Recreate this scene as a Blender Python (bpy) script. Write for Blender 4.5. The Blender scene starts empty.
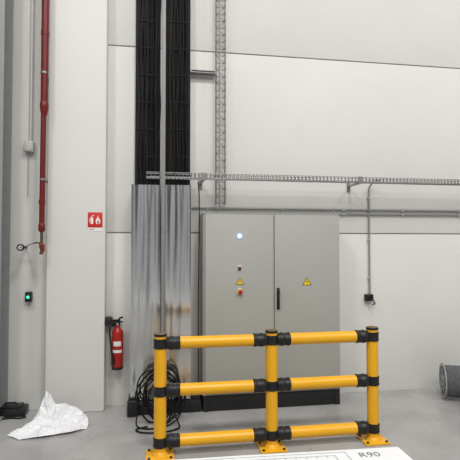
import bpy, bmesh, random
from math import *
from mathutils import Vector, Matrix, noise
random.seed(4)
sc = bpy.context.scene
try:
    sc.view_settings.view_transform = 'Standard'
except Exception: pass

# ------------------------------------------------ materials
def mat(name, col, rough=0.5, metal=0.0, var=0.0, scale=8.0, bump=0.0, bscale=60.0, emis=None, estr=0.0, stretch=(1,1,1), spec=0.5, col2=None, rvar=0.0, lines=None, bdist=0.01):
    m = bpy.data.materials.new(name); m.use_nodes = True
    nt = m.node_tree; b = nt.nodes['Principled BSDF']
    b.inputs['Roughness'].default_value = rough; b.inputs['Metallic'].default_value = metal
    b.inputs['Specular IOR Level'].default_value = spec
    tc = nt.nodes.new('ShaderNodeTexCoord'); mp = nt.nodes.new('ShaderNodeMapping')
    mp.inputs['Scale'].default_value = stretch
    nt.links.new(tc.outputs['Object'], mp.inputs['Vector'])
    n = nt.nodes.new('ShaderNodeTexNoise'); n.inputs['Scale'].default_value = scale; n.inputs['Detail'].default_value = 6
    nt.links.new(mp.outputs[0], n.inputs['Vector'])
    r = nt.nodes.new('ShaderNodeValToRGB')
    c2 = col2 if col2 else tuple(max(0, c*(1-var)) for c in col)
    c1 = col if col2 else tuple(min(1, c*(1+var)) for c in col)
    r.color_ramp.elements[0].position = 0.3; r.color_ramp.elements[1].position = 0.7
    r.color_ramp.elements[0].color = (*c2, 1); r.color_ramp.elements[1].color = (*c1, 1)
    nt.links.new(n.outputs['Fac'], r.inputs['Fac'])
    out = r.outputs['Color']
    if lines:
        br = nt.nodes.new('ShaderNodeTexBrick'); br.inputs['Scale'].default_value = 7; br.inputs['Mortar Size'].default_value = 0.010
        br.inputs['Color1'].default_value = (1,1,1,1); br.inputs['Color2'].default_value = (1,1,1,1); br.inputs['Mortar'].default_value = (*lines, 1)
        nt.links.new(tc.outputs['Object'], br.inputs['Vector'])
        mx = nt.nodes.new('ShaderNodeMix'); mx.data_type = 'RGBA'; mx.blend_type = 'MULTIPLY'; mx.inputs[0].default_value = 1
        nt.links.new(out, mx.inputs[6]); nt.links.new(br.outputs['Color'], mx.inputs[7]); out = mx.outputs[2]
    nt.links.new(out, b.inputs['Base Color'])
    if rvar:
        mr = nt.nodes.new('ShaderNodeMapRange'); mr.inputs['To Min'].default_value = max(0, rough-rvar); mr.inputs['To Max'].default_value = rough+rvar
        nt.links.new(n.outputs['Fac'], mr.inputs['Value']); nt.links.new(mr.outputs[0], b.inputs['Roughness'])
    if bump:
        n2 = nt.nodes.new('ShaderNodeTexNoise'); n2.inputs['Scale'].default_value = bscale; n2.inputs['Detail'].default_value = 4 if bscale > 20 else 1
        nt.links.new(mp.outputs[0], n2.inputs['Vector'])
        bp = nt.nodes.new('ShaderNodeBump'); bp.inputs['Strength'].default_value = bump; bp.inputs['Distance'].default_value = bdist
        nt.links.new(n2.outputs['Fac'], bp.inputs['Height']); nt.links.new(bp.outputs[0], b.inputs['Normal'])
    if emis:
        b.inputs['Emission Color'].default_value = (*emis, 1); b.inputs['Emission Strength'].default_value = estr
    return m

M = {}
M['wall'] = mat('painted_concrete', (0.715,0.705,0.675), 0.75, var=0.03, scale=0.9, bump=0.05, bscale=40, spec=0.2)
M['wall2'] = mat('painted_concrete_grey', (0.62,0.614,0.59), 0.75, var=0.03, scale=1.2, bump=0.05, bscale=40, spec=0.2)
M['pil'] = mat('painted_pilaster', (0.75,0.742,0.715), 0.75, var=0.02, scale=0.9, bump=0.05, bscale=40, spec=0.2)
M['joint'] = mat('joint_sealant', (0.30,0.29,0.27), 0.9, var=0.1)
M['floor'] = mat('polished_concrete', (0.37,0.366,0.356), 0.27, var=0.15, scale=1.9, bump=0.03, bscale=80, rvar=0.14)
M['steelblue'] = mat('painted_steel_grey', (0.28,0.29,0.29), 0.5, var=0.06)
M['galv'] = mat('galvanised_sheet', (0.76,0.77,0.78), 0.19, 1.0, var=0.04, scale=5, bump=1.0, bscale=1.7, stretch=(4.4,1,0.30), rvar=0.05, bdist=0.034)
M['galvb'] = mat('galvanised_wire', (0.30,0.30,0.30), 0.45, 0.6, var=0.15, scale=30)
M['galvt'] = mat('galvanised_tray_wire', (0.15,0.15,0.15), 0.5, 0.4, var=0.15, scale=30)
M['alu'] = mat('dull_galvanised_tube', (0.27,0.27,0.27), 0.6, 0.2, var=0.06)
M['conduit'] = mat('grey_conduit', (0.30,0.30,0.295), 0.5, 0.2, var=0.05)
M['conduit2'] = mat('pale_grey_plastic', (0.45,0.45,0.43), 0.5, var=0.05)
M['reelg'] = mat('reel_steel', (0.36,0.365,0.37), 0.45, 0.3, var=0.08)
M['cable'] = mat('black_cable_rubber', (0.007,0.007,0.008), 0.6, var=0.2, spec=0.2)
M['cable2'] = mat('brown_cable_rubber', (0.022,0.012,0.008), 0.6, var=0.2, spec=0.2)
M['cable3'] = mat('grey_cable_rubber', (0.013,0.013,0.014), 0.6, var=0.2, spec=0.25)
M['black'] = mat('black_plastic', (0.014,0.014,0.015), 0.42, var=0.15, spec=0.4)
M['blackm'] = mat('black_plinth_paint', (0.012,0.012,0.013), 0.6, var=0.15)
M['yellow'] = mat('yellow_polymer', (0.86,0.43,0.010), 0.32, var=0.03, scale=4, spec=0.5)
M['ycap'] = mat('yellow_brown_cap', (0.16,0.10,0.03), 0.5, var=0.1, scale=10)
M['cab'] = mat('light_grey_powder_coat', (0.40,0.40,0.37), 0.5, var=0.02, scale=2, bump=0.03, bscale=300, spec=0.4)
M['cab2'] = mat('light_grey_powder_coat_frame', (0.33,0.33,0.31), 0.5, var=0.02)
M['red'] = mat('red_pipe_paint', (0.15,0.012,0.010), 0.4, var=0.1, spec=0.4)
M['redx'] = mat('red_gloss_paint', (0.40,0.014,0.012), 0.3, var=0.04)
M['signred'] = mat('sign_red', (0.62,0.02,0.02), 0.45, var=0.02)
M['white'] = mat('white_print', (0.82,0.82,0.80), 0.5, var=0.02)
M['brass'] = mat('tarnished_brass', (0.14,0.09,0.055), 0.5, 0.6, var=0.1)
M['chrome'] = mat('chrome', (0.6,0.6,0.6), 0.25, 1.0, var=0.05)
M['signy'] = mat('sign_yellow', (0.90,0.62,0.02), 0.5, var=0.02)
M['led'] = mat('blue_white_led', (0.5,0.7,1.0), 0.3, emis=(0.50,0.72,1.0), estr=6)
M['ledr'] = mat('blue_lens', (0.2,0.4,0.8), 0.3, emis=(0.16,0.42,1.0), estr=1.6)
M['ledg'] = mat('green_led', (0.05,0.8,0.3), 0.3, emis=(0.05,1.0,0.35), estr=2.4)
M['paper'] = mat('white_paper', (0.74,0.74,0.74), 0.7, var=0.02, spec=0.2)
M['paperl'] = mat('printed_plan_paper', (0.84,0.84,0.86), 0.6, var=0.01, spec=0.2, lines=(0.72,0.74,0.77))
M['ink'] = mat('drawing_ink', (0.13,0.16,0.16), 0.7, var=0.1)
M['inkl'] = mat('drawing_ink_light', (0.30,0.34,0.36), 0.7, var=0.1)
M['wood'] = mat('beech_table', (0.5,0.38,0.24), 0.5, var=0.1, scale=3, stretch=(1,8,8))
M['dark'] = mat('dark_gap', (0.03,0.03,0.03), 0.8, var=0.1)
M['wirec'] = mat('wound_grey_cable', (0.12,0.124,0.13), 0.38, var=0.25, scale=20)

# ------------------------------------------------ mesh builder
class B:
    def __init__(s): s.bm = bmesh.new(); s.mi = 0; s.mats = []
    def m(s, name):
        if name not in s.mats: s.mats.append(name)
        s.mi = s.mats.index(name); return s
    def _tag(s, faces):
        for f in faces: f.material_index = s.mi
    def box(s, x0, x1, y0, y1, z0, z1, bev=0.0):
        before = set(s.bm.faces)
        g = bmesh.ops.create_cube(s.bm, size=1.0)
        vs = g['verts']
        for v in vs:
            v.co = Vector(((x0+x1)/2+v.co.x*(x1-x0), (y0+y1)/2+v.co.y*(y1-y0), (z0+z1)/2+v.co.z*(z1-z0)))
        if bev > 0:
            es = set(e for v in vs for e in v.link_edges)
            bmesh.ops.bevel(s.bm, geom=list(es), offset=bev, segments=2, affect='EDGES', profile=0.5)
        s._tag([f for f in s.bm.faces if f not in before]); return s
    def tube(s, pts, r, n=12, closed=False, caps=True):
        pts = [Vector(p) for p in pts]; N = len(pts)
        rs = r if isinstance(r, (list, tuple)) else [r]*N
        rings = []; prev = None
        for i, p in enumerate(pts):
            if closed: t = pts[(i+1) % N]-pts[i-1]
            else: t = pts[min(i+1, N-1)]-pts[max(i-1, 0)]
            if t.length < 1e-9: t = Vector((0,0,1))
            t.normalize()
            if prev is None:
                a = Vector((0,0,1)) if abs(t.z) < 0.9 else Vector((1,0,0))
                u = t.cross(a).normalized()
            else:
                u = prev - t*prev.dot(t)
                if u.length < 1e-6: u = t.orthogonal()
                u.normalize()
            prev = u; w = t.cross(u)
            rings.append([s.bm.verts.new(p+(u*cos(2*pi*k/n)+w*sin(2*pi*k/n))*rs[i]) for k in range(n)])
        fs = []
        rng = range(N if closed else N-1)
        for i in rng:
            A, C = rings[i], rings[(i+1) % N]
            for k in range(n):
                fs.append(s.bm.faces.new((A[k], A[(k+1) % n], C[(k+1) % n], C[k])))
        if caps and not closed:
            fs.append(s.bm.faces.new(rings[0][::-1])); fs.append(s.bm.faces.new(rings[-1]))
        s._tag(fs); return s
    def cyl(s, a, b, r, n=20): return s.tube([a, b], r, n)
    def lathe(s, base, axis, prof, n=28):
        base = Vector(base); ax = Vector(axis).normalized()
        u = ax.orthogonal().normalized(); w = ax.cross(u); rings = []; fs = []
        for d, r in prof:
            rings.append([s.bm.verts.new(base+ax*d+(u*cos(2*pi*k/n)+w*sin(2*pi*k/n))*max(r, 1e-4)) for k in range(n)])
        for A, C in zip(rings, rings[1:]):
            for k in range(n): fs.append(s.bm.faces.new((A[k], A[(k+1) % n], C[(k+1) % n], C[k])))
        fs.append(s.bm.faces.new(rings[0][::-1])); fs.append(s.bm.faces.new(rings[-1]))
        s._tag(fs); return s
    def prism(s, pts, y0, y1):
        a = [s.bm.verts.new((x, y0, z)) for x, z in pts]; b = [s.bm.verts.new((x, y1, z)) for x, z in pts]
        fs = [s.bm.faces.new(a), s.bm.faces.new(b[::-1])]; n = len(pts)
        for k in range(n): fs.append(s.bm.faces.new((a[k], b[k], b[(k+1) % n], a[(k+1) % n])))
        s._tag(fs); return s

def wloc(o):
    v = Vector((0,0,0))
    while o is not None: v += o.location; o = o.parent
    return v
def obj(name, b, parent=None, label=None, category=None, base=None, matname=None, flat=False, **props):
    bm = b.bm
    bmesh.ops.recalc_face_normals(bm, faces=bm.faces)
    if not flat:
        for f in bm.faces: f.smooth = True
        for e in bm.edges:
            if len(e.link_faces) == 2 and e.calc_face_angle(0) > radians(38): e.smooth = False
    if parent is None:
        if base is None:
            xs = [v.co.x for v in bm.verts]; ys = [v.co.y for v in bm.verts]; zs = [v.co.z for v in bm.verts]
            base = ((min(xs)+max(xs))/2, (min(ys)+max(ys))/2, min(zs))
        off = Vector(base)
    else: off = wloc(parent)
    bmesh.ops.translate(bm, verts=bm.verts, vec=-off)
    me = bpy.data.meshes.new(name); bm.to_mesh(me); bm.free()
    for mn in (b.mats or [matname]): me.materials.append(M[mn])
    o = bpy.data.objects.new(name, me); sc.collection.objects.link(o)
    if parent is None: o.location = off
    else: o.parent = parent
    if label: o['label'] = label
    if category: o['category'] = category
    for k, v in props.items(): o[k] = v
    return o
def empty(name, loc, label, category, parent=None, **props):
    o = bpy.data.objects.new(name, None); o.empty_display_size = 0.1
    sc.collection.objects.link(o); o.location = loc
    if parent: o.parent = parent; o.location = Vector(loc)-wloc(parent)
    if label: o['label'] = label
    if category: o['category'] = category
    for k, v in props.items(): o[k] = v
    return o
def nb(m=None):
    b = B()
    if m: b.m(m)
    return b

YW = 5.18      # main wall plane
YC = 5.02      # pilaster face
# ------------------------------------------------ structure
b = nb('floor'); b.box(-9, 12, -9, 5.6, -0.2, 0); obj('floor', b, kind='structure')
b = nb('wall')
zj = [0, 1.875, 3.955, 6.04, 8.0]
for z0, z1 in zip(zj, zj[1:]):
    b.box(-0.6, 12, YW, YW+0.2, z0+(0.007 if z0 else 0), z1-0.007, bev=0.003)
b.m('joint').box(-0.6, 12, YW+0.012, YW+0.19, 0.01, 7.99)
obj('wall_back', b, kind='structure')
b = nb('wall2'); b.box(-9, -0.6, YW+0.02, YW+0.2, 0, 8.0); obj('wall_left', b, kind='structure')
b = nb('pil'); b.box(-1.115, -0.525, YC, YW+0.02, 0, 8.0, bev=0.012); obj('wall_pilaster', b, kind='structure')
b = nb('steelblue')
b.box(-1.80, -1.52, 4.90, 4.915, 0, 8); b.box(-1.80, -1.52, 5.165, 5.18, 0, 8); b.box(-1.668, -1.655, 4.915, 5.165, 0, 8)
b.box(-1.84, -1.50, 4.86, 5.19, 0.0, 0.02)
obj('trim_1', b, kind='structure')

# ------------------------------------------------ cable ladders and bundles
ladder_specs = [(-0.225, 0.045, 5.06), (0.105, 0.375, 5.03)]
for i, (x0, x1, y) in enumerate(ladder_specs):
    L = empty('cable_ladder', ((x0+x1)/2, YW-0.02, 2.38), 'galvanised vertical cable ladder fixed to the concrete wall', 'cable ladder', group='vertical cable ladders')
    for xx in (x0-0.006, x1-0.004):
        b = nb('galvb'); b.box(xx, xx+0.008, y+0.082, YW-0.002, 2.38, 6.0); obj('side_rail', b, L)
    z = 2.5
    while z < 6.0:
        b = nb('galvb'); b.box(x0+0.002, x1-0.004, y+0.085, y+0.10, z, z+0.03); obj('rung', b, L); z += 0.30
    K = empty('cable_bundle', ((x0+x1)/2, y, 2.375), 'dense bundle of black power cables tied to a vertical ladder', 'cables', group='black cable bundles')
    n = 14; w = (x1-x0-0.004)/n
    for layer in range(3):
        for k in range(n):
            cx = x0+0.002+w*(k+0.5)+(w*0.5 if layer == 1 else 0)
            if cx > x1-0.006: continue
            if layer == 2 and random.random() < 0.3: continue
            r = random.uniform(0.0105, 0.0125)
            yy = y+0.062-layer*0.019
            ph = random.uniform(0, 10)
            amp = (0.000, 0.002, 0.010)[layer]
            pts = []; zz = 2.375
            while zz <= 6.0:
                tie = abs(sin(pi*(zz-2.4)/0.60))
                pts.append((cx+amp*tie*sin(zz*5+ph), yy-(0.012*tie*abs(sin(ph+zz*2)) if layer == 2 else 0), zz)); zz += 0.1
            q = random.random()
            mt = 'cable2' if (layer == 2 and q < 0.08) else ('cable3' if q > 0.7 else 'cable')
            b = nb(mt); b.tube(pts, r, 8); obj('cable', b, K)
    z = 2.4
    while z < 6.0:
        xs = x0+random.uniform(0, 0.05); xe = x1-random.uniform(0, 0.05)
        b = nb('cable3'); b.box(xs, xe, y+0.003, y+0.008, z, z+0.008); obj('cable_tie', b, K); z += 0.30

b = nb('alu')
b.box(0.058, 0.096, 4.80, 4.838, 0.126, 6.0, bev=0.003)
obj('support_post', b, label='dull galvanised square tube rising between two metal cable covers', category='metal post')

def cover(x0, x1, yf, z0, z1, label):
    b = nb('galv')
    t = 0.003
    b.box(x0, x1, yf, yf+t, z0, z1)
    b.box(x0, x0+t, yf+t, YW-0.005, z0, z1); b.box(x1-t, x1, yf+t, YW-0.005, z0, z1)
    b.box(x0-0.001, x0+0.018, yf-0.004, yf, z0, z1); b.box(x1-0.018, x1+0.001, yf-0.004, yf, z0, z1)
    K = obj('cable_cover', b, label=label, category='metal cover', group='sheet metal cable covers')
    z = z0+0.15
    while z < z1:
        for xx in (x0+0.009, x1-0.009):
            s = nb('chrome'); s.lathe((xx, yf-0.004, z), (0,-1,0), [(0,0.006),(0.003,0.005),(0.004,0.001)], 10); obj('screw', s, K)
        z += 0.45
cover(-0.250, 0.050, 4.885, 0.14, 2.372, 'galvanised sheet metal cover over wall cables, beside the pilaster')
cover(0.102, 0.366, 4.85, 0.14, 2.372, 'galvanised sheet metal cover over wall cables, beside grey cabinet')
b = nb('blackm')
b.box(-0.275, 0.48, 4.84, YW-0.005, 0, 0.125, bev=0.006); b.box(-0.275, -0.17, 4.80, 4.84, 0, 0.155, bev=0.006)
b.box(0.39, 0.47, 4.86, 5.1, 0.12, 0.17, bev=0.006)
b.box(0.04, 0.12, 4.79, 4.85, 0.0, 0.125, bev=0.003)
obj('duct_base', b, label='black steel plinth under the galvanised cable covers', category='plinth')

# ------------------------------------------------ wire baskets
def wire_basket_vertical():
    x0, x1, y0, y1, z0, z1 = 0.665, 0.768, 5.06, 5.13, 2.19, 6.0
    T = empty('wire_mesh_tray', ((x0+x1)/2, y1, z0), 'galvanised wire mesh cable tray running vertically up the wall', 'cable tray')
    b = nb('galvt'); r = 0.0038
    for (x, y) in [(x0,y0),(x0,y1),(x1,y1),(x1,y0)]: b.cyl((x,y,z0), (x,y,z1), r, 8)
    obj('long_wire', b, T, kind='stuff')
    b = nb('galvt'); z = z0+0.02; zig = []; k = 0
    while z < z1:
        b.tube([(x0,y0,z),(x0,y1,z),(x1,y1,z),(x1,y0,z)], r, 6)
        zig.append((x0 if k % 2 else x1, y1-0.004, z)); z += 0.08; k += 1
    b.tube(zig, r, 6)
    obj('cross_wire', b, T, kind='stuff')
    b = nb('conduit'); b.cyl((x0+0.045, y1-0.02, z0-0.05), (x0+0.045, y1-0.02, z1), 0.006, 8); obj('data_cable', b, T)
wire_basket_vertical()
def wire_tray_h():
    x0, x1, y0, y1, z0, z1 = -0.10, 6.0, 4.86, 4.96, 2.450, 2.502
    T = empty('wire_mesh_tray', ((x0+x1)/2, y1, z0), 'long horizontal galvanised wire mesh tray crossing the wall', 'cable tray')
    b = nb('galvb'); r = 0.0040
    for (y, z) in [(y0,z1),(y0,z0),(y0+0.05,z0),(y1,z0),(y1,z1)]: b.cyl((x0,y,z), (x1,y,z), r, 8)
    obj('long_wire', b, T, kind='stuff')
    b = nb('galvt'); x = x0+0.01
    while x < x1:
        b.tube([(x,y0,z1),(x,y0,z0),(x,y1,z0),(x,y1,z1)], 0.0048, 6); x += 0.042
    obj('cross_wire', b, T, kind='stuff')
    b = nb('conduit'); b.cyl((x0+0.03, y0+0.06, z0+0.014), (x1, y0+0.06, z0+0.014), 0.007, 8); obj('data_cable', b, T)
    for xb in (0.50, 2.27, 4.1):
        b = nb('galvb'); b.box(xb-0.015, xb+0.015, y0-0.01, YW-0.003, z0-0.022, z0-0.005)
        b.box(xb-0.02, xb+0.02, YW-0.012, YW-0.002, z0-0.08, z0+0.06)
        b.box(xb-0.03, xb+0.03, y0-0.012, y0-0.006, z0-0.022, z1+0.006)
        obj('wall_bracket', b, T)
wire_tray_h()
b = nb('galvb')
b.box(0.380, 0.662, 5.09, 5.13, 3.675, 3.705); b.box(0.380, 0.662, 5.13, YW+0.001, 3.68, 3.70); b.m('dark').box(0.39, 0.655, 5.088, 5.09, 3.683, 3.697)
obj('strut_channel', b, label='short horizontal strut channel between cable ladder and mesh tray', category='strut')

for k, z in enumerate((2.155, 2.105)):
    T = empty('wall_conduit', (2.0, YW-0.02, z), 'thin grey conduit running horizontally along the wall', 'conduit', group='horizontal wall conduits')
    b = nb('conduit'); b.cyl((0.40+0.2*k, YW-0.02, z), (6.0, YW-0.02, z), 0.0105, 10); obj('pipe', b, T)
    x = 0.7
    while x < 6:
        b = nb('conduit2'); b.box(x-0.012, x+0.012, YW-0.034, YW, z-0.015, z+0.015, bev=0.003); obj('clip', b, T); x += 0.75
T = empty('socket_conduit', (2.52, YW, 1.08), 'grey vertical conduit ending in a small black wall socket', 'conduit and socket')
b = nb('conduit')
pts = [(2.52, YW-0.022, 1.12), (2.52, YW-0.022, 2.36), (2.52, YW-0.03, 2.42), (2.535, YW-0.07, 2.47), (2.56, YW-0.13, 2.50), (2.58, YW-0.17, 2.49)]
b.tube(pts, 0.0105, 10); obj('pipe', b, T)
for z in (1.35, 1.8, 2.3):
    b = nb('conduit2'); b.box(2.502, 2.538, YW-0.036, YW, z-0.012, z+0.012, bev=0.003); obj('clip', b, T)
b = nb('black'); b.box(2.455, 2.555, YW-0.055, YW, 1.075, 1.155, bev=0.01); b.lathe((2.50, YW-0.055, 1.112), (0,-1,0), [(0,0.032),(0.02,0.032),(0.022,0.026),(0.008,0.024)]); obj('socket', b, T)
b = nb('black'); b.tube([(2.50, YW-0.08, 1.11), (2.52, YW-0.12, 1.09), (2.545, YW-0.10, 1.05), (2.55, YW-0.03, 1.03)], 0.008, 8); obj('plug', b, T)

# ------------------------------------------------ left wall items
T = empty('wall_conduit', (-1.33, YW, 2.78), 'pale conduit dropping down the wall into a small junction box', 'conduit')
b = nb('conduit2'); b.cyl((-1.325, YW-0.01, 2.84), (-1.325, YW-0.01, 6), 0.016, 12); obj('pipe', b, T)
b = nb('conduit2'); b.box(-1.385, -1.29, YW-0.05, YW+0.02, 2.73, 2.85, bev=0.01); b.box(-1.375, -1.30, YW-0.056, YW-0.05, 2.74, 2.84, bev=0.002); obj('junction_box', b, T)
b = nb('alu'); b.cyl((-1.345, YW-0.01, 2.25), (-1.345, YW-0.01, 2.73), 0.004, 6); obj('wire', b, T)

T = empty('sprinkler_pipe', (-1.13, YC-0.1, 1.65), 'dark red painted fire pipe with dark drain valve beside pilaster', 'fire pipe')
PX = -1.145; PY = 4.93
b = nb('red')
b.cyl((PX+0.01, PY, 3.15), (PX+0.01, PY, 7), 0.037, 20)
b.lathe((PX+0.01, PY, 3.07), (0,0,1), [(0,0.028),(0.02,0.032),(0.08,0.043),(0.13,0.043),(0.14,0.037)])
b.cyl((PX, PY, 1.93), (PX+0.005, PY, 3.08), 0.027, 18)
b.lathe((PX+0.01, PY, 3.9), (0,0,1), [(0,0.037),(0.005,0.041),(0.05,0.041),(0.055,0.037)])
b.lathe((PX, PY, 2.15), (0,0,1), [(0,0.027),(0.005,0.032),(0.05,0.032),(0.055,0.027)])
b.lathe((PX, PY, 1.87), (0,0,1), [(0,0.018),(0.02,0.033),(0.08,0.033),(0.09,0.027)])
obj('riser', b, T)
for z, rr in ((3.5, 0.037), (2.4, 0.027)):
    b = nb('galvb'); b.lathe((PX+0.006, PY, z), (0,0,1), [(0,rr),(0.0,rr+0.003),(0.02,rr+0.003),(0.02,rr)]); b.box(PX-0.008, PX+0.012, PY+rr, YW+0.018, z+0.002, z+0.018); obj('pipe_clamp', b, T)
b = nb('brass')
b.cyl((PX, PY, 1.66), (PX, PY, 1.88), 0.014, 14); b.lathe((PX, PY, 1.70), (0,0,1), [(0,0.014),(0.01,0.023),(0.05,0.023),(0.06,0.014)], 8)
b.lathe((PX, PY, 1.645), (0,0,1), [(0,0.02),(0.02,0.02),(0.025,0.014)], 8)
b.tube([(PX, PY, 1.76), (PX-0.05, PY, 1.765), (PX-0.075, PY, 1.76)], 0.009, 10)
obj('drain_valve', b, T)
b = nb('redx'); b.box(PX+0.015, PX+0.032, PY-0.012, PY+0.012, 1.67, 1.75, bev=0.004); b.box(PX-0.02, PX+0.03, PY-0.03, PY-0.022, 1.735, 1.75, bev=0.003); obj('valve_lever', b, T)
G = (-1.36, 5.0, 1.715)
b = nb('black'); b.lathe(G, (0,-1,0), [(0,0.028),(0.0,0.036),(0.03,0.036),(0.034,0.030),(0.028,0.029)])
b.cyl((G[0], 5.0, G[2]), (G[0], YW+0.018, G[2]), 0.012, 10)
b.tube([(G[0]+0.032, 4.99, G[2]), (PX-0.12, 4.96, 1.745), (PX-0.07, PY, 1.758)], 0.0045, 8)
b.m('conduit2').lathe((G[0], 4.973, G[2]), (0,-1,0), [(0,0.023),(0.002,0.023)])
b.m('dark').box(G[0]-0.003, G[0]+0.015, 4.969, 4.971, G[2]-0.003, G[2]+0.003)
obj('pressure_gauge', b, T)

T = empty('emergency_call_point', (-1.32, YW, 1.2), 'small black wall sounder with a glowing green lamp', 'alarm unit')
b = nb('black'); b.box(-1.352, -1.290, YW-0.05, YW+0.0215, 1.14, 1.245, bev=0.008); obj('housing', b, T)
b = nb('ledg'); b.lathe((-1.321, YW-0.05, 1.192), (0,-1,0), [(0,0.014),(0.006,0.013),(0.010,0.007)]); obj('lamp', b, T)

T = empty('fire_extinguisher_sign', (-0.62, YC, 1.89), 'red square sign with white extinguisher and flame pictogram', 'safety sign')
b = nb('signred'); b.box(-0.705, -0.555, YC-0.004, YC, 1.925, 2.085, bev=0.001); obj('sign_plate', b, T)
b = nb('white'); y0, y1 = YC-0.0055, YC-0.004
K8 = 0.85
def sp(cx, cz, pts): return [(cx+a*K8, cz+c*K8) for a, c in pts]
ex, ez = -0.662, 1.962
b.prism(sp(ex,ez,[(-0.016,0),(0.016,0),(0.016,0.065),(0.008,0.08),(-0.008,0.08),(-0.016,0.065)]), y0, y1)
b.prism(sp(ex,ez,[(-0.004,0.082),(0.004,0.082),(0.004,0.095),(0.03,0.105),(0.028,0.112),(-0.004,0.102)]), y0, y1)
b.prism(sp(ex,ez,[(-0.006,0.09),(-0.028,0.07),(-0.034,0.02),(-0.028,0.02),(-0.022,0.066),(-0.004,0.084)]), y0, y1)
fx, fz = -0.600, 1.962
b.prism(sp(fx,fz,[(-0.02,0),(0.018,0),(0.03,0.03),(0.018,0.075),(0.01,0.05),(-0.002,0.11),(-0.016,0.06),(-0.022,0.072),(-0.03,0.03)]), y0, y1)
b.m('signred').prism(sp(fx,fz,[(-0.008,0.006),(0.01,0.006),(0.014,0.024),(0.001,0.05),(-0.012,0.024)]), y0-0.0008, y0)
b.m('white').box(-0.705, -0.555, YC-0.004, YC, 1.885, 1.923)
b.m('signred').box(-0.69, -0.64, YC-0.0048, YC-0.004, 1.90, 1.908)
obj('pictogram', b, T)

EX, EY, EZ = -0.395, 5.08, 0.43
T = empty('fire_extinguisher', (EX, EY, EZ), 'red fire extinguisher with black hose hung on the wall', 'fire extinguisher')
b = nb('redx'); b.lathe((EX,EY,EZ), (0,0,1), [(0,0.045),(0.0,0.056),(0.008,0.060),(0.36,0.060),(0.39,0.054),(0.42,0.036),(0.435,0.022),(0.45,0.022)], 32); obj('cylinder_body', b, T)
b = nb('black'); b.lathe((EX,EY,EZ-0.012), (0,0,1), [(0,0.05),(0.0,0.058),(0.02,0.062),(0.03,0.062)], 32); obj('foot_ring', b, T)
def band(z0, z1, a0, a1, m):
    b = nb(m); pts = [radians(d) for d in range(a0, a1+1, 10)]
    for a, c in zip(pts, pts[1:]):
        v = [b.bm.verts.new((EX+0.0612*sin(q), EY-0.0612*cos(q), z)) for q, z in ((a, z0), (c, z0), (c, z1), (a, z1))]; f = b.bm.faces.new(v); f.material_index = 0
    return b
obj('label_band', band(EZ+0.17, EZ+0.20, -50, 50, 'white'), T); obj('label_band', band(EZ+0.24, EZ+0.29, -40, 40, 'white'), T)
b = nb('black'); b.box(EX-0.018, EX+0.018, EY-0.018, EY+0.018, EZ+0.45, EZ+0.49, bev=0.005)
b.tube([(EX-0.01,EY,EZ+0.49),(EX+0.03,EY-0.03,EZ+0.535),(EX+0.055,EY-0.06,EZ+0.545)], 0.009, 8)
b.tube([(EX-0.005,EY,EZ+0.47),(EX+0.03,EY-0.03,EZ+0.495),(EX+0.055,EY-0.06,EZ+0.495)], 0.008, 8)
b.m('chrome').lathe((EX-0.0,EY-0.018,EZ+0.468), (0,-1,0), [(0,0.014),(0.012,0.014),(0.013,0.01)])
obj('valve_handle', b, T)
b = nb('black'); b.tube([(EX-0.015,EY,EZ+0.47),(EX-0.05,EY-0.04,EZ+0.49),(EX-0.075,EY-0.06,EZ+0.45),(EX-0.075,EY-0.07,EZ+0.38),(EX-0.055,EY-0.07,EZ+0.2),(EX-0.045,EY-0.07,EZ+0.12)], 0.010, 8)
b.tube([(EX-0.045,EY-0.07,EZ+0.14),(EX-0.04,EY-0.07,EZ+0.05)], [0.012,0.020], 12); obj('hose', b, T)
b = nb('black'); b.box(EX-0.14, EX-0.06, 5.06, YW-0.002, EZ+0.455, EZ+0.535, bev=0.012); b.lathe((EX-0.10,5.06,EZ+0.495),(0,-1,0),[(0,0.03),(0.03,0.034),(0.032,0.028)]); b.box(EX-0.07, EX+0.02, 5.145, YW, EZ+0.43, EZ+0.5); obj('wall_bracket', b, T)

# ------------------------------------------------ electrical cabinet
CX0, CX1, CF, CT, CB = 0.495, 2.005, 4.82, 2.085, 0.168
cab = empty('electrical_cabinet', ((CX0+CX1)/2, 5.0, 0), 'large light grey steel two-door electrical cabinet on black plinth', 'electrical cabinet')
b = nb('cab2'); b.box(CX0, CX1, CF+0.012, YW-0.012, CB, CT, bev=0.006)
b.m('cab2').box(CX0, CX1, CF+0.004, CF+0.012, CT-0.018, CT); b.box(CX0, CX1, CF+0.004, CF+0.012, CB, CB+0.013)
obj('body', b, cab)
b = nb('blackm'); b.box(CX0+0.005, CX1-0.005, CF+0.014, YW-0.02, 0, CB, bev=0.004)
b.box(CX0+0.005, CX0+0.06, CF+0.006, CF+0.014, 0, CB); b.box(CX1-0.06, CX1-0.005, CF+0.006, CF+0.014, 0, CB)
obj('plinth', b, cab)
mid = 1.262
dl = nb('cab'); dl.box(CX0+0.022, mid-0.003, CF-0.012, CF+0.010, CB+0.015, CT-0.02, bev=0.005); DL = obj('door', dl, cab, label='door with indicator lamp and red stop button')
dr = nb('cab'); dr.box(mid+0.003, CX1-0.006, CF-0.012, CF+0.010, CB+0.015, CT-0.02, bev=0.005); DR = obj('door', dr, cab, label='door with long black swing handle')
yf = CF-0.012
b = nb('cab2'); b.box(mid-0.016, mid-0.004, yf-0.002, yf, CB+0.025, CT-0.03); obj('door_edge', b, DL)
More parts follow.
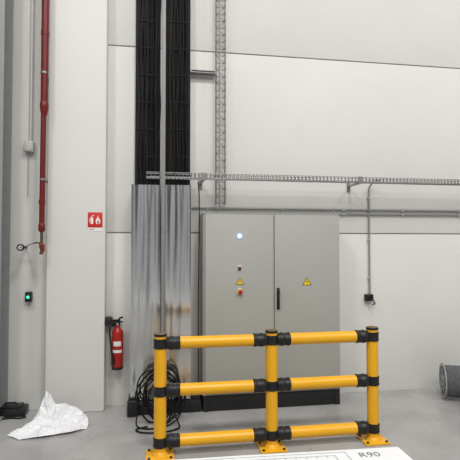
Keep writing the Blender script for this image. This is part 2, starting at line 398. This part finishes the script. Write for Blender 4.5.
def warn(x, z, parent, s=0.045):
    b = nb('dark'); b.prism([(x-s,z-s*0.8),(x+s,z-s*0.8),(x,z+s*0.95)], yf-0.0015, yf)
    k = s*0.78; b.m('signy').prism([(x-k,z-s*0.8+0.006),(x+k,z-s*0.8+0.006),(x,z+k*0.9)], yf-0.0022, yf-0.0015)
    q = s*0.4
    b.m('dark').prism([(x+q*0.2,z+q*0.9),(x-q*0.5,z-q*0.3),(x,z-q*0.25),(x-q*0.1,z-q*1.3),(x+q*0.55,z-q*0.0),(x+q*0.05,z+q*0.0)], yf-0.0028, yf-0.0022)
    obj('warning_label', b, parent)
warn(0.885, 1.355, DL); warn(1.625, 1.345, DR, 0.052)
b = nb('ledr'); b.lathe((0.882,yf,1.835), (0,-1,0), [(0,0.027),(0.006,0.027),(0.008,0.020)]); b.m('led').lathe((0.882,yf-0.008,1.835), (0,-1,0), [(0,0.016),(0.008,0.015),(0.016,0.008)]); obj('indicator_lamp', b, DL)
b = nb('black'); b.lathe((0.882,yf,1.49), (0,-1,0), [(0,0.018),(0.006,0.018),(0.008,0.012),(0.022,0.011)]); b.m('signred').lathe((0.882,yf-0.022,1.49), (0,-1,0), [(0,0.007),(0.004,0.006)]); obj('selector_switch', b, DL)
for z in (1.517, 1.276):
    b = nb('white'); b.box(0.862, 0.904, yf-0.001, yf, z, z+0.010); obj('name_tag', b, DL)
b = nb('signy'); b.lathe((0.885,yf,1.245), (0,-1,0), [(0,0.030),(0.002,0.030)]); b.m('black').lathe((0.885,yf-0.002,1.245), (0,-1,0), [(0,0.015),(0.018,0.015)])
b.m('redx').lathe((0.885,yf-0.018,1.245), (0,-1,0), [(0,0.018),(0.006,0.024),(0.016,0.024),(0.022,0.018),(0.024,0.010)]); obj('emergency_stop', b, DL)
hx = 1.302; hz = 1.18
b = nb('black')
b.box(hx-0.016, hx+0.016, yf-0.010, yf, hz-0.13, hz+0.10, bev=0.006)
b.box(hx-0.011, hx+0.011, yf-0.032, yf-0.012, hz-0.12, hz+0.04, bev=0.006); b.lathe((hx,yf-0.008,hz+0.06), (0,-1,0), [(0,0.016),(0.022,0.015),(0.024,0.010)])
obj('handle', b, DR)
for x in (CX0+0.05, CX1-0.04):
    b = nb('galvb')
    b.cyl((x,4.87,CT), (x,4.87,CT+0.012), 0.012, 12); b.tube([(x+0.014*cos(a), 4.87, CT+0.026+0.014*sin(a)) for a in [2*pi*k/16 for k in range(16)]], 0.004, 8, closed=True)
    obj('lifting_eye', b, cab)

b = nb('cable3'); b.tube([(0.462,4.98,0.17),(0.460,4.98,1.0),(0.470,4.99,2.10),(0.470,5.02,2.30),(0.46,5.05,2.44)], 0.006, 8)
obj('cable', b, label='thin dark cable running down beside the cabinet', category='cable')

# ------------------------------------------------ safety barrier
BY = 3.90; posts = (0.045, 0.995, 1.925)
RZ = (0.925, 0.535, 0.118)
bar = empty('safety_barrier', (0.99, BY, 0), 'yellow polymer guard rail barrier with three posts and black joints', 'safety barrier')
for px in posts:
    b = nb('yellow'); b.lathe((px,BY,0.012), (0,0,1), [(0,0.051),(0.975,0.051)], 32); P = obj('post', b, bar)
    b = nb('black'); b.lathe((px,BY,0.985), (0,0,1), [(0,0.054),(0.014,0.0545),(0.020,0.052)], 32); b.m('ycap').lathe((px,BY,1.005), (0,0,1), [(0,0.048),(0.003,0.044),(0.004,0.03)], 32); obj('post_cap', b, P)
    b = nb('yellow'); b.box(px-0.115, px+0.115, BY-0.105, BY+0.105, 0, 0.014, bev=0.004)
    b.lathe((px,BY,0.014), (0,0,1), [(0,0.072),(0.012,0.066),(0.03,0.054)], 32); obj('base_plate', b, P)
    for sx in (-1, 1):
        for sy in (-1, 1):
            b = nb('blackm'); b.lathe((px+sx*0.088, BY+sy*0.08, 0.014), (0,0,1), [(0,0.014),(0.003,0.014),(0.004,0.010),(0.012,0.009),(0.014,0.006)], 6); obj('anchor_bolt', b, P)
    for z in RZ:
        b = nb('black')
        h = 0.040
        b.lathe((px,BY,z-0.040), (0,0,1), [(0,0.052),(0.0,0.056),(0.010,0.059),(0.020,0.056),(h+0.02,0.056),(h+0.03,0.059),(h+0.04,0.056),(h+0.04,0.052)], 32)
        obj('collar', b, P)
for a, c in zip(posts, posts[1:]):
    for z in RZ:
        b = nb('yellow'); b.cyl((a+0.08,BY,z), (c-0.08,BY,z), 0.050, 32); R = obj('rail', b, bar)
        for s, x in ((1, a), (-1, c)):
            b = nb('black')
            b.lathe((x+s*0.045,BY,z), (s,0,0), [(0,0.044),(0.01,0.052),(0.03,0.055),(0.038,0.059),(0.05,0.059),(0.056,0.055),(0.095,0.055),(0.10,0.058),(0.112,0.058),(0.117,0.053),(0.119,0.050)], 32)
            obj('rail_sleeve', b, R)
            bb = nb('blackm'); bb.lathe((x+s*0.118, BY, z), (0,-1,0), [(0.05,0.005),(0.061,0.005),(0.063,0.003)], 8); obj('bolt', bb, R)

# ------------------------------------------------ cable coil
b = nb('cable')
for k in range(10):
    cx = 0.045+random.uniform(-0.05,0.05); rx = random.uniform(0.13,0.20); rz = random.uniform(0.17,0.25)
    top = random.uniform(0.42, 0.53)
    yb = 4.69-0.015*k+random.uniform(-0.01,0.01); ph = random.uniform(0,6)
    pts = []
    for j in range(44):
        a = 2*pi*j/44
        w = 1+0.07*sin(3*a+ph)+0.06*sin(2*a+ph*2)
        z = top-rz+rz*w*sin(a)
        pts.append((cx+rx*w*cos(a), yb+0.05*(z/0.45)+0.012*sin(2*a+ph), max(0.010, z)))
    b.tube(pts, 0.0072, 8, closed=True)
def spline(pts):
    P2 = []
    for i in range(len(pts)-1):
        p0 = Vector(pts[max(i-1,0)]); p1 = Vector(pts[i]); p2 = Vector(pts[i+1]); p3 = Vector(pts[min(i+2,len(pts)-1)])
        for k in range(6):
            t = k/6; P2.append(0.5*((2*p1)+(-p0+p2)*t+(2*p0-5*p1+4*p2-p3)*t*t+(-p0+3*p1-3*p2+p3)*t**3))
    for p in P2: p.z = max(p.z, 0.008)
    return P2
b.tube(spline([(0.1,4.62,0.30),(0.17,4.58,0.15),(0.22,4.52,0.04),(0.23,4.44,0.010),(0.14,4.37,0.010),(0.02,4.35,0.010),(-0.12,4.38,0.010),(-0.17,4.46,0.010),(-0.05,4.52,0.010)]), 0.0072, 8)
b.tube(spline([(0.19,4.60,0.30),(0.25,4.58,0.20),(0.24,4.56,0.08),(0.16,4.52,0.02),(0.05,4.47,0.010),(-0.08,4.46,0.010),(-0.17,4.53,0.02),(-0.16,4.60,0.12)]), 0.0072, 8)
C = obj('cable_coil', b, label='coil of loose black cable leaning against the metal covers', category='cable coil')
b = nb('white'); b.tube([(0.03+0.02*cos(a), 4.67+0.075*sin(a), 0.48+0.03*sin(a)*0.3) for a in [2*pi*k/12 for k in range(12)]], 0.003, 6, closed=True); obj('tie', b, C)

# ------------------------------------------------ black case at wall
T = empty('equipment_case', (-1.45, 5.05, 0), 'small flat black plastic case with cable lying by the wall', 'case')
b = nb('black'); b.box(-1.56, -1.30, 4.98, 5.15, 0, 0.085, bev=0.012); b.box(-1.54, -1.34, 5.0, 5.13, 0.085, 0.105, bev=0.008); obj('body', b, T)
b = nb('black'); b.tube([(-1.51,5.05,0.10),(-1.50,5.05,0.13),(-1.40,5.05,0.13),(-1.39,5.05,0.10)], 0.008, 8); obj('handle', b, T)
b = nb('cable'); b.tube([(-1.31,4.985,0.03),(-1.28,4.95,0.008),(-1.34,4.93,0.008),(-1.42,4.95,0.008),(-1.52,4.93,0.008)], 0.007, 8); obj('cord', b, T)

# ------------------------------------------------ crumpled plan: fold vertices triangulated over XY, then finely creased
V = [(-0.36,-0.16,0.01),(-0.24,-0.25,0.005),(-0.08,-0.25,0.02),(0.06,-0.20,0.005),(0.20,-0.20,0.02),(0.34,-0.10,0.005),(0.32,0.02,0.05),(0.25,0.13,0.06),(0.14,0.18,0.13),(0.02,0.22,0.12),(-0.10,0.21,0.05),(-0.19,0.15,0.03),(-0.29,0.02,0.01),
     (-0.08,0.07,0.33),(-0.045,0.05,0.30),(-0.065,0.12,0.22),(-0.115,0.06,0.20),(-0.06,0.01,0.16),(0.01,0.03,0.21),(0.02,0.11,0.14),(0.07,0.04,0.20),(0.11,0.10,0.10),
     (-0.15,0.0,0.06),(-0.10,-0.03,0.14),(-0.03,-0.05,0.06),(0.04,-0.03,0.15),(0.10,-0.01,0.09),(0.16,0.05,0.17),(0.19,-0.01,0.07),(0.25,0.05,0.13),(0.26,-0.04,0.03),
     (-0.24,-0.07,0.02),(-0.17,-0.10,0.085),(-0.19,-0.17,0.015),(-0.11,-0.13,0.03),(-0.06,-0.17,0.08),(-0.02,-0.11,0.035),(0.03,-0.14,0.10),(0.08,-0.09,0.035),(0.13,-0.13,0.085),(0.17,-0.07,0.025),(0.22,-0.11,0.075),(-0.27,-0.15,0.045),(-0.30,-0.07,0.02),(-0.21,0.05,0.03),(-0.14,0.13,0.09)]
from mathutils.geometry import delaunay_2d_cdt
b = nb('paperl')
r = delaunay_2d_cdt([Vector((x,y)) for x,y,z in V], [], [], 0, 1e-5)
vs = []
for i, c in enumerate(r[0]):
    src = r[3][i][0]; vs.append(b.bm.verts.new((c.x, c.y, V[src][2])))
for f in r[2]:
    try: b.bm.faces.new([vs[k] for k in f])
    except ValueError: pass
rnd = random.Random(9)
for step, a in ((0, 0.018), (1, 0.006)):
    bmesh.ops.subdivide_edges(b.bm, edges=b.bm.edges[:], cuts=1, use_grid_fill=True)
    bmesh.ops.triangulate(b.bm, faces=b.bm.faces[:])
    for v in b.bm.verts:
        edge = any(len(e.link_faces) == 1 for e in v.link_edges)
        k = 1.0 if (edge and step == 0) else 0.6
        v.co += Vector((rnd.uniform(-1,1)*a*k, rnd.uniform(-1,1)*a*k, rnd.uniform(-0.7,1)*a*min(1, 0.25+v.co.z*9)))
        v.co.z = max(0.003, v.co.z)
for v in b.bm.verts: v.co += Vector((-0.965, 4.67, 0))
for f in b.bm.faces: f.material_index = 0
obj('crumpled_plan', b, label='crumpled white paper plan with faint grey lines on the concrete floor', category='crumpled paper', flat=True)

# ------------------------------------------------ cable reel
RC = Vector((3.245, 4.84, 0.195)); yaw = radians(-23)
T = empty('cable_reel', (RC.x, RC.y, 0), 'cable drum with thin steel flanges wound with dark grey cable', 'cable reel')
ax = Vector((cos(yaw), sin(yaw), 0)); wd = 0.30
u = Vector((0,0,1)); w = ax.cross(u)
def flange(off, s):
    b = nb('reelg'); c = RC+ax*off
    R = 0.195
    ring = [c+(u*cos(2*pi*k/40)+w*sin(2*pi*k/40))*(R-0.008) for k in range(40)]
    b.tube(ring, 0.008, 8, closed=True)
    b.tube([c+(u*cos(2*pi*k/40)+w*sin(2*pi*k/40))*0.10 for k in range(40)], 0.006, 8, closed=True)
    b.lathe(c-ax*s*0.003, ax*s, [(0,0.062),(0.012,0.060),(0.014,0.05)], 30)
    b.m('dark').lathe(c+ax*s*0.011, ax*s, [(0,0.024),(0.001,0.024)], 20)
    for k in range(8):
        a = k*pi/4+0.3; d = u*cos(a)+w*sin(a)
        b.m('reelg').tube([c+ax*s*0.003+d*0.055, c+ax*s*0.003+d*0.186], 0.005, 6)
    obj('flange', b, T)
flange(0, -1); flange(wd, 1)
b = nb('galvb'); b.cyl(RC+ax*0.004, RC+ax*(wd-0.004), 0.07, 24); obj('core', b, T)
b = nb('wirec')
N = 15
for k in range(N):
    for rr in (0.166,) if 0 < k < N-1 else (0.166, 0.147, 0.128, 0.109, 0.09):
        o_ = ax*(0.014+(wd-0.028)*k/(N-1))
        b.tube([RC+o_+(u*cos(2*pi*j/32)+w*sin(2*pi*j/32))*rr for j in range(32)], 0.0098, 8, closed=True)
b.m('cable').cyl(RC+ax*0.012, RC+ax*(wd-0.012), 0.160, 32); obj('wound_cable', b, T)

# ------------------------------------------------ table with plan
TZ = 0.75; CN = (1.18, 2.13)
T = empty('work_table', (*CN, 0), 'plain work table carrying large paper plans', 'table')
b = nb('wood'); b.box(-0.45, 1.17, 1.40, 2.125, TZ-0.03, TZ, bev=0.004); obj('table_top', b, T)
for x in (-0.40, 1.08):
    for y in (1.46, 2.04):
        b = nb('conduit'); b.box(x, x+0.04, y, y+0.04, 0, TZ-0.03, bev=0.003); obj('leg', b, T)
pl = empty('paper_plan', (*CN, TZ), 'large white printed technical drawing spread on the table', 'paper plan')
b = nb('paper'); nx, ny = 60, 24; g = []
for i in range(nx+1):
    row = []
    for j in range(ny+1):
        x = -0.42+1.60*i/nx; y = 1.42+0.71*j/ny
        z = TZ+0.003+0.0015*(1+noise.noise(Vector((x*4, y*4, 2))))
        row.append(b.bm.verts.new((x+0.02*(j/ny-1)*-1*(i/nx), y, z)))
    g.append(row)
for i in range(nx):
    for j in range(ny): b.bm.faces.new((g[i][j], g[i+1][j], g[i+1][j+1], g[i][j+1]))
obj('sheet', b, pl)
b = nb('inkl'); zt = TZ+0.0068
def ln(x0, y0, x1, y1, w=0.0014):
    d = Vector((x1-x0, y1-y0, 0)); n = Vector((-d.y, d.x, 0)).normalized()*w
    v = [b.bm.verts.new(p) for p in (Vector((x0,y0,zt))-n, Vector((x1,y1,zt))-n, Vector((x1,y1,zt))+n, Vector((x0,y0,zt))+n)]
    f = b.bm.faces.new(v); f.material_index = b.mi
ln(-0.3,2.105,0.90,2.105); ln(0.90,2.105,0.90,1.5); ln(-0.3,2.075,0.84,2.075); ln(0.84,2.075,0.84,1.5)
for k in range(22): ln(-0.25+k*0.05, 2.075, -0.25+k*0.05, 2.055, 0.001)
for y in (2.02, 1.97, 1.90): ln(-0.25, y, 0.78, y)
obj('drawing_lines', b, pl)
cu = bpy.data.curves.new('txt', 'FONT'); cu.body = 'R90'; cu.size = 0.066; cu.align_x = 'CENTER'; cu.offset = -0.0008
to = bpy.data.objects.new('tmp', cu); sc.collection.objects.link(to); bpy.context.view_layer.update()
me = bpy.data.meshes.new_from_object(to.evaluated_get(bpy.context.evaluated_depsgraph_get()))
bpy.data.objects.remove(to)
me.materials.clear(); me.materials.append(M['ink'])
o = bpy.data.objects.new('printed_text', me); sc.collection.objects.link(o); o.parent = pl
o.location = Vector((1.005, 2.042, TZ+0.0072))-wloc(pl)
T.rotation_euler.z = pl.rotation_euler.z = radians(-2.2)

# ------------------------------------------------ world & lights
w = bpy.data.worlds.new('World'); sc.world = w; w.use_nodes = True; nt = w.node_tree
bg = nt.nodes['Background']; tc = nt.nodes.new('ShaderNodeTexCoord'); sp_ = nt.nodes.new('ShaderNodeSeparateXYZ')
rp = nt.nodes.new('ShaderNodeValToRGB'); e = rp.color_ramp.elements
e[0].position = 0.0; e[0].color = (0.44,0.44,0.44,1); e[1].position = 1.0; e[1].color = (0.76,0.76,0.75,1)
rp.color_ramp.elements.new(0.12).color = (0.52,0.52,0.52,1)
nz = nt.nodes.new('ShaderNodeTexNoise'); nz.inputs['Scale'].default_value = 4.5; nz.inputs['Detail'].default_value = 2  # invented light and dark streaks, added to the world for sheet metal reflections
mpw = nt.nodes.new('ShaderNodeMapping'); mpw.inputs['Scale'].default_value = (1.8,1.8,0.45)
nt.links.new(tc.outputs['Generated'], mpw.inputs['Vector'])
mr = nt.nodes.new('ShaderNodeMapRange'); mr.inputs['From Min'].default_value = 0.40; mr.inputs['From Max'].default_value = 0.60; mr.inputs['To Min'].default_value = 0.06; mr.inputs['To Max'].default_value = 2.05
mx = nt.nodes.new('ShaderNodeMix'); mx.data_type = 'RGBA'; mx.blend_type = 'MULTIPLY'; mx.inputs[0].default_value = 1
nt.links.new(tc.outputs['Generated'], sp_.inputs[0]); nt.links.new(sp_.outputs['Z'], rp.inputs['Fac'])
nt.links.new(mpw.outputs[0], nz.inputs['Vector']); nt.links.new(nz.outputs['Fac'], mr.inputs['Value'])
nt.links.new(rp.outputs[0], mx.inputs[6]); nt.links.new(mr.outputs[0], mx.inputs[7]); nt.links.new(mx.outputs[2], bg.inputs['Color'])
bg.inputs['Strength'].default_value = 0.54
def area(name, loc, size, sy, energy, rot, col=(1,0.985,0.955)):
    l = bpy.data.lights.new(name, 'AREA'); l.shape = 'RECTANGLE'; l.size = size; l.size_y = sy; l.energy = energy; l.color = col
    o = bpy.data.objects.new(name, l); sc.collection.objects.link(o); o.location = loc; o.rotation_euler = rot
for k, x in enumerate((-3.5, 1.5, 6.5)):
    area('high_bay_light', (x, -0.5, 9.0), 1.2, 1.2, 250, (radians(10),0,0))
area('high_bay_light', (1.5, -5, 9.0), 8, 1.2, 430, (radians(30),0,0))

# ------------------------------------------------ camera
cd = bpy.data.cameras.new('camera'); cam = bpy.data.objects.new('camera', cd); sc.collection.objects.link(cam)
cd.sensor_width = 36; cd.lens = 36; cd.clip_start = 0.05
cam.location = (0, 0, 1.75); cam.rotation_euler = (radians(90+1.75), 0, radians(-9.2))
sc.camera = cam
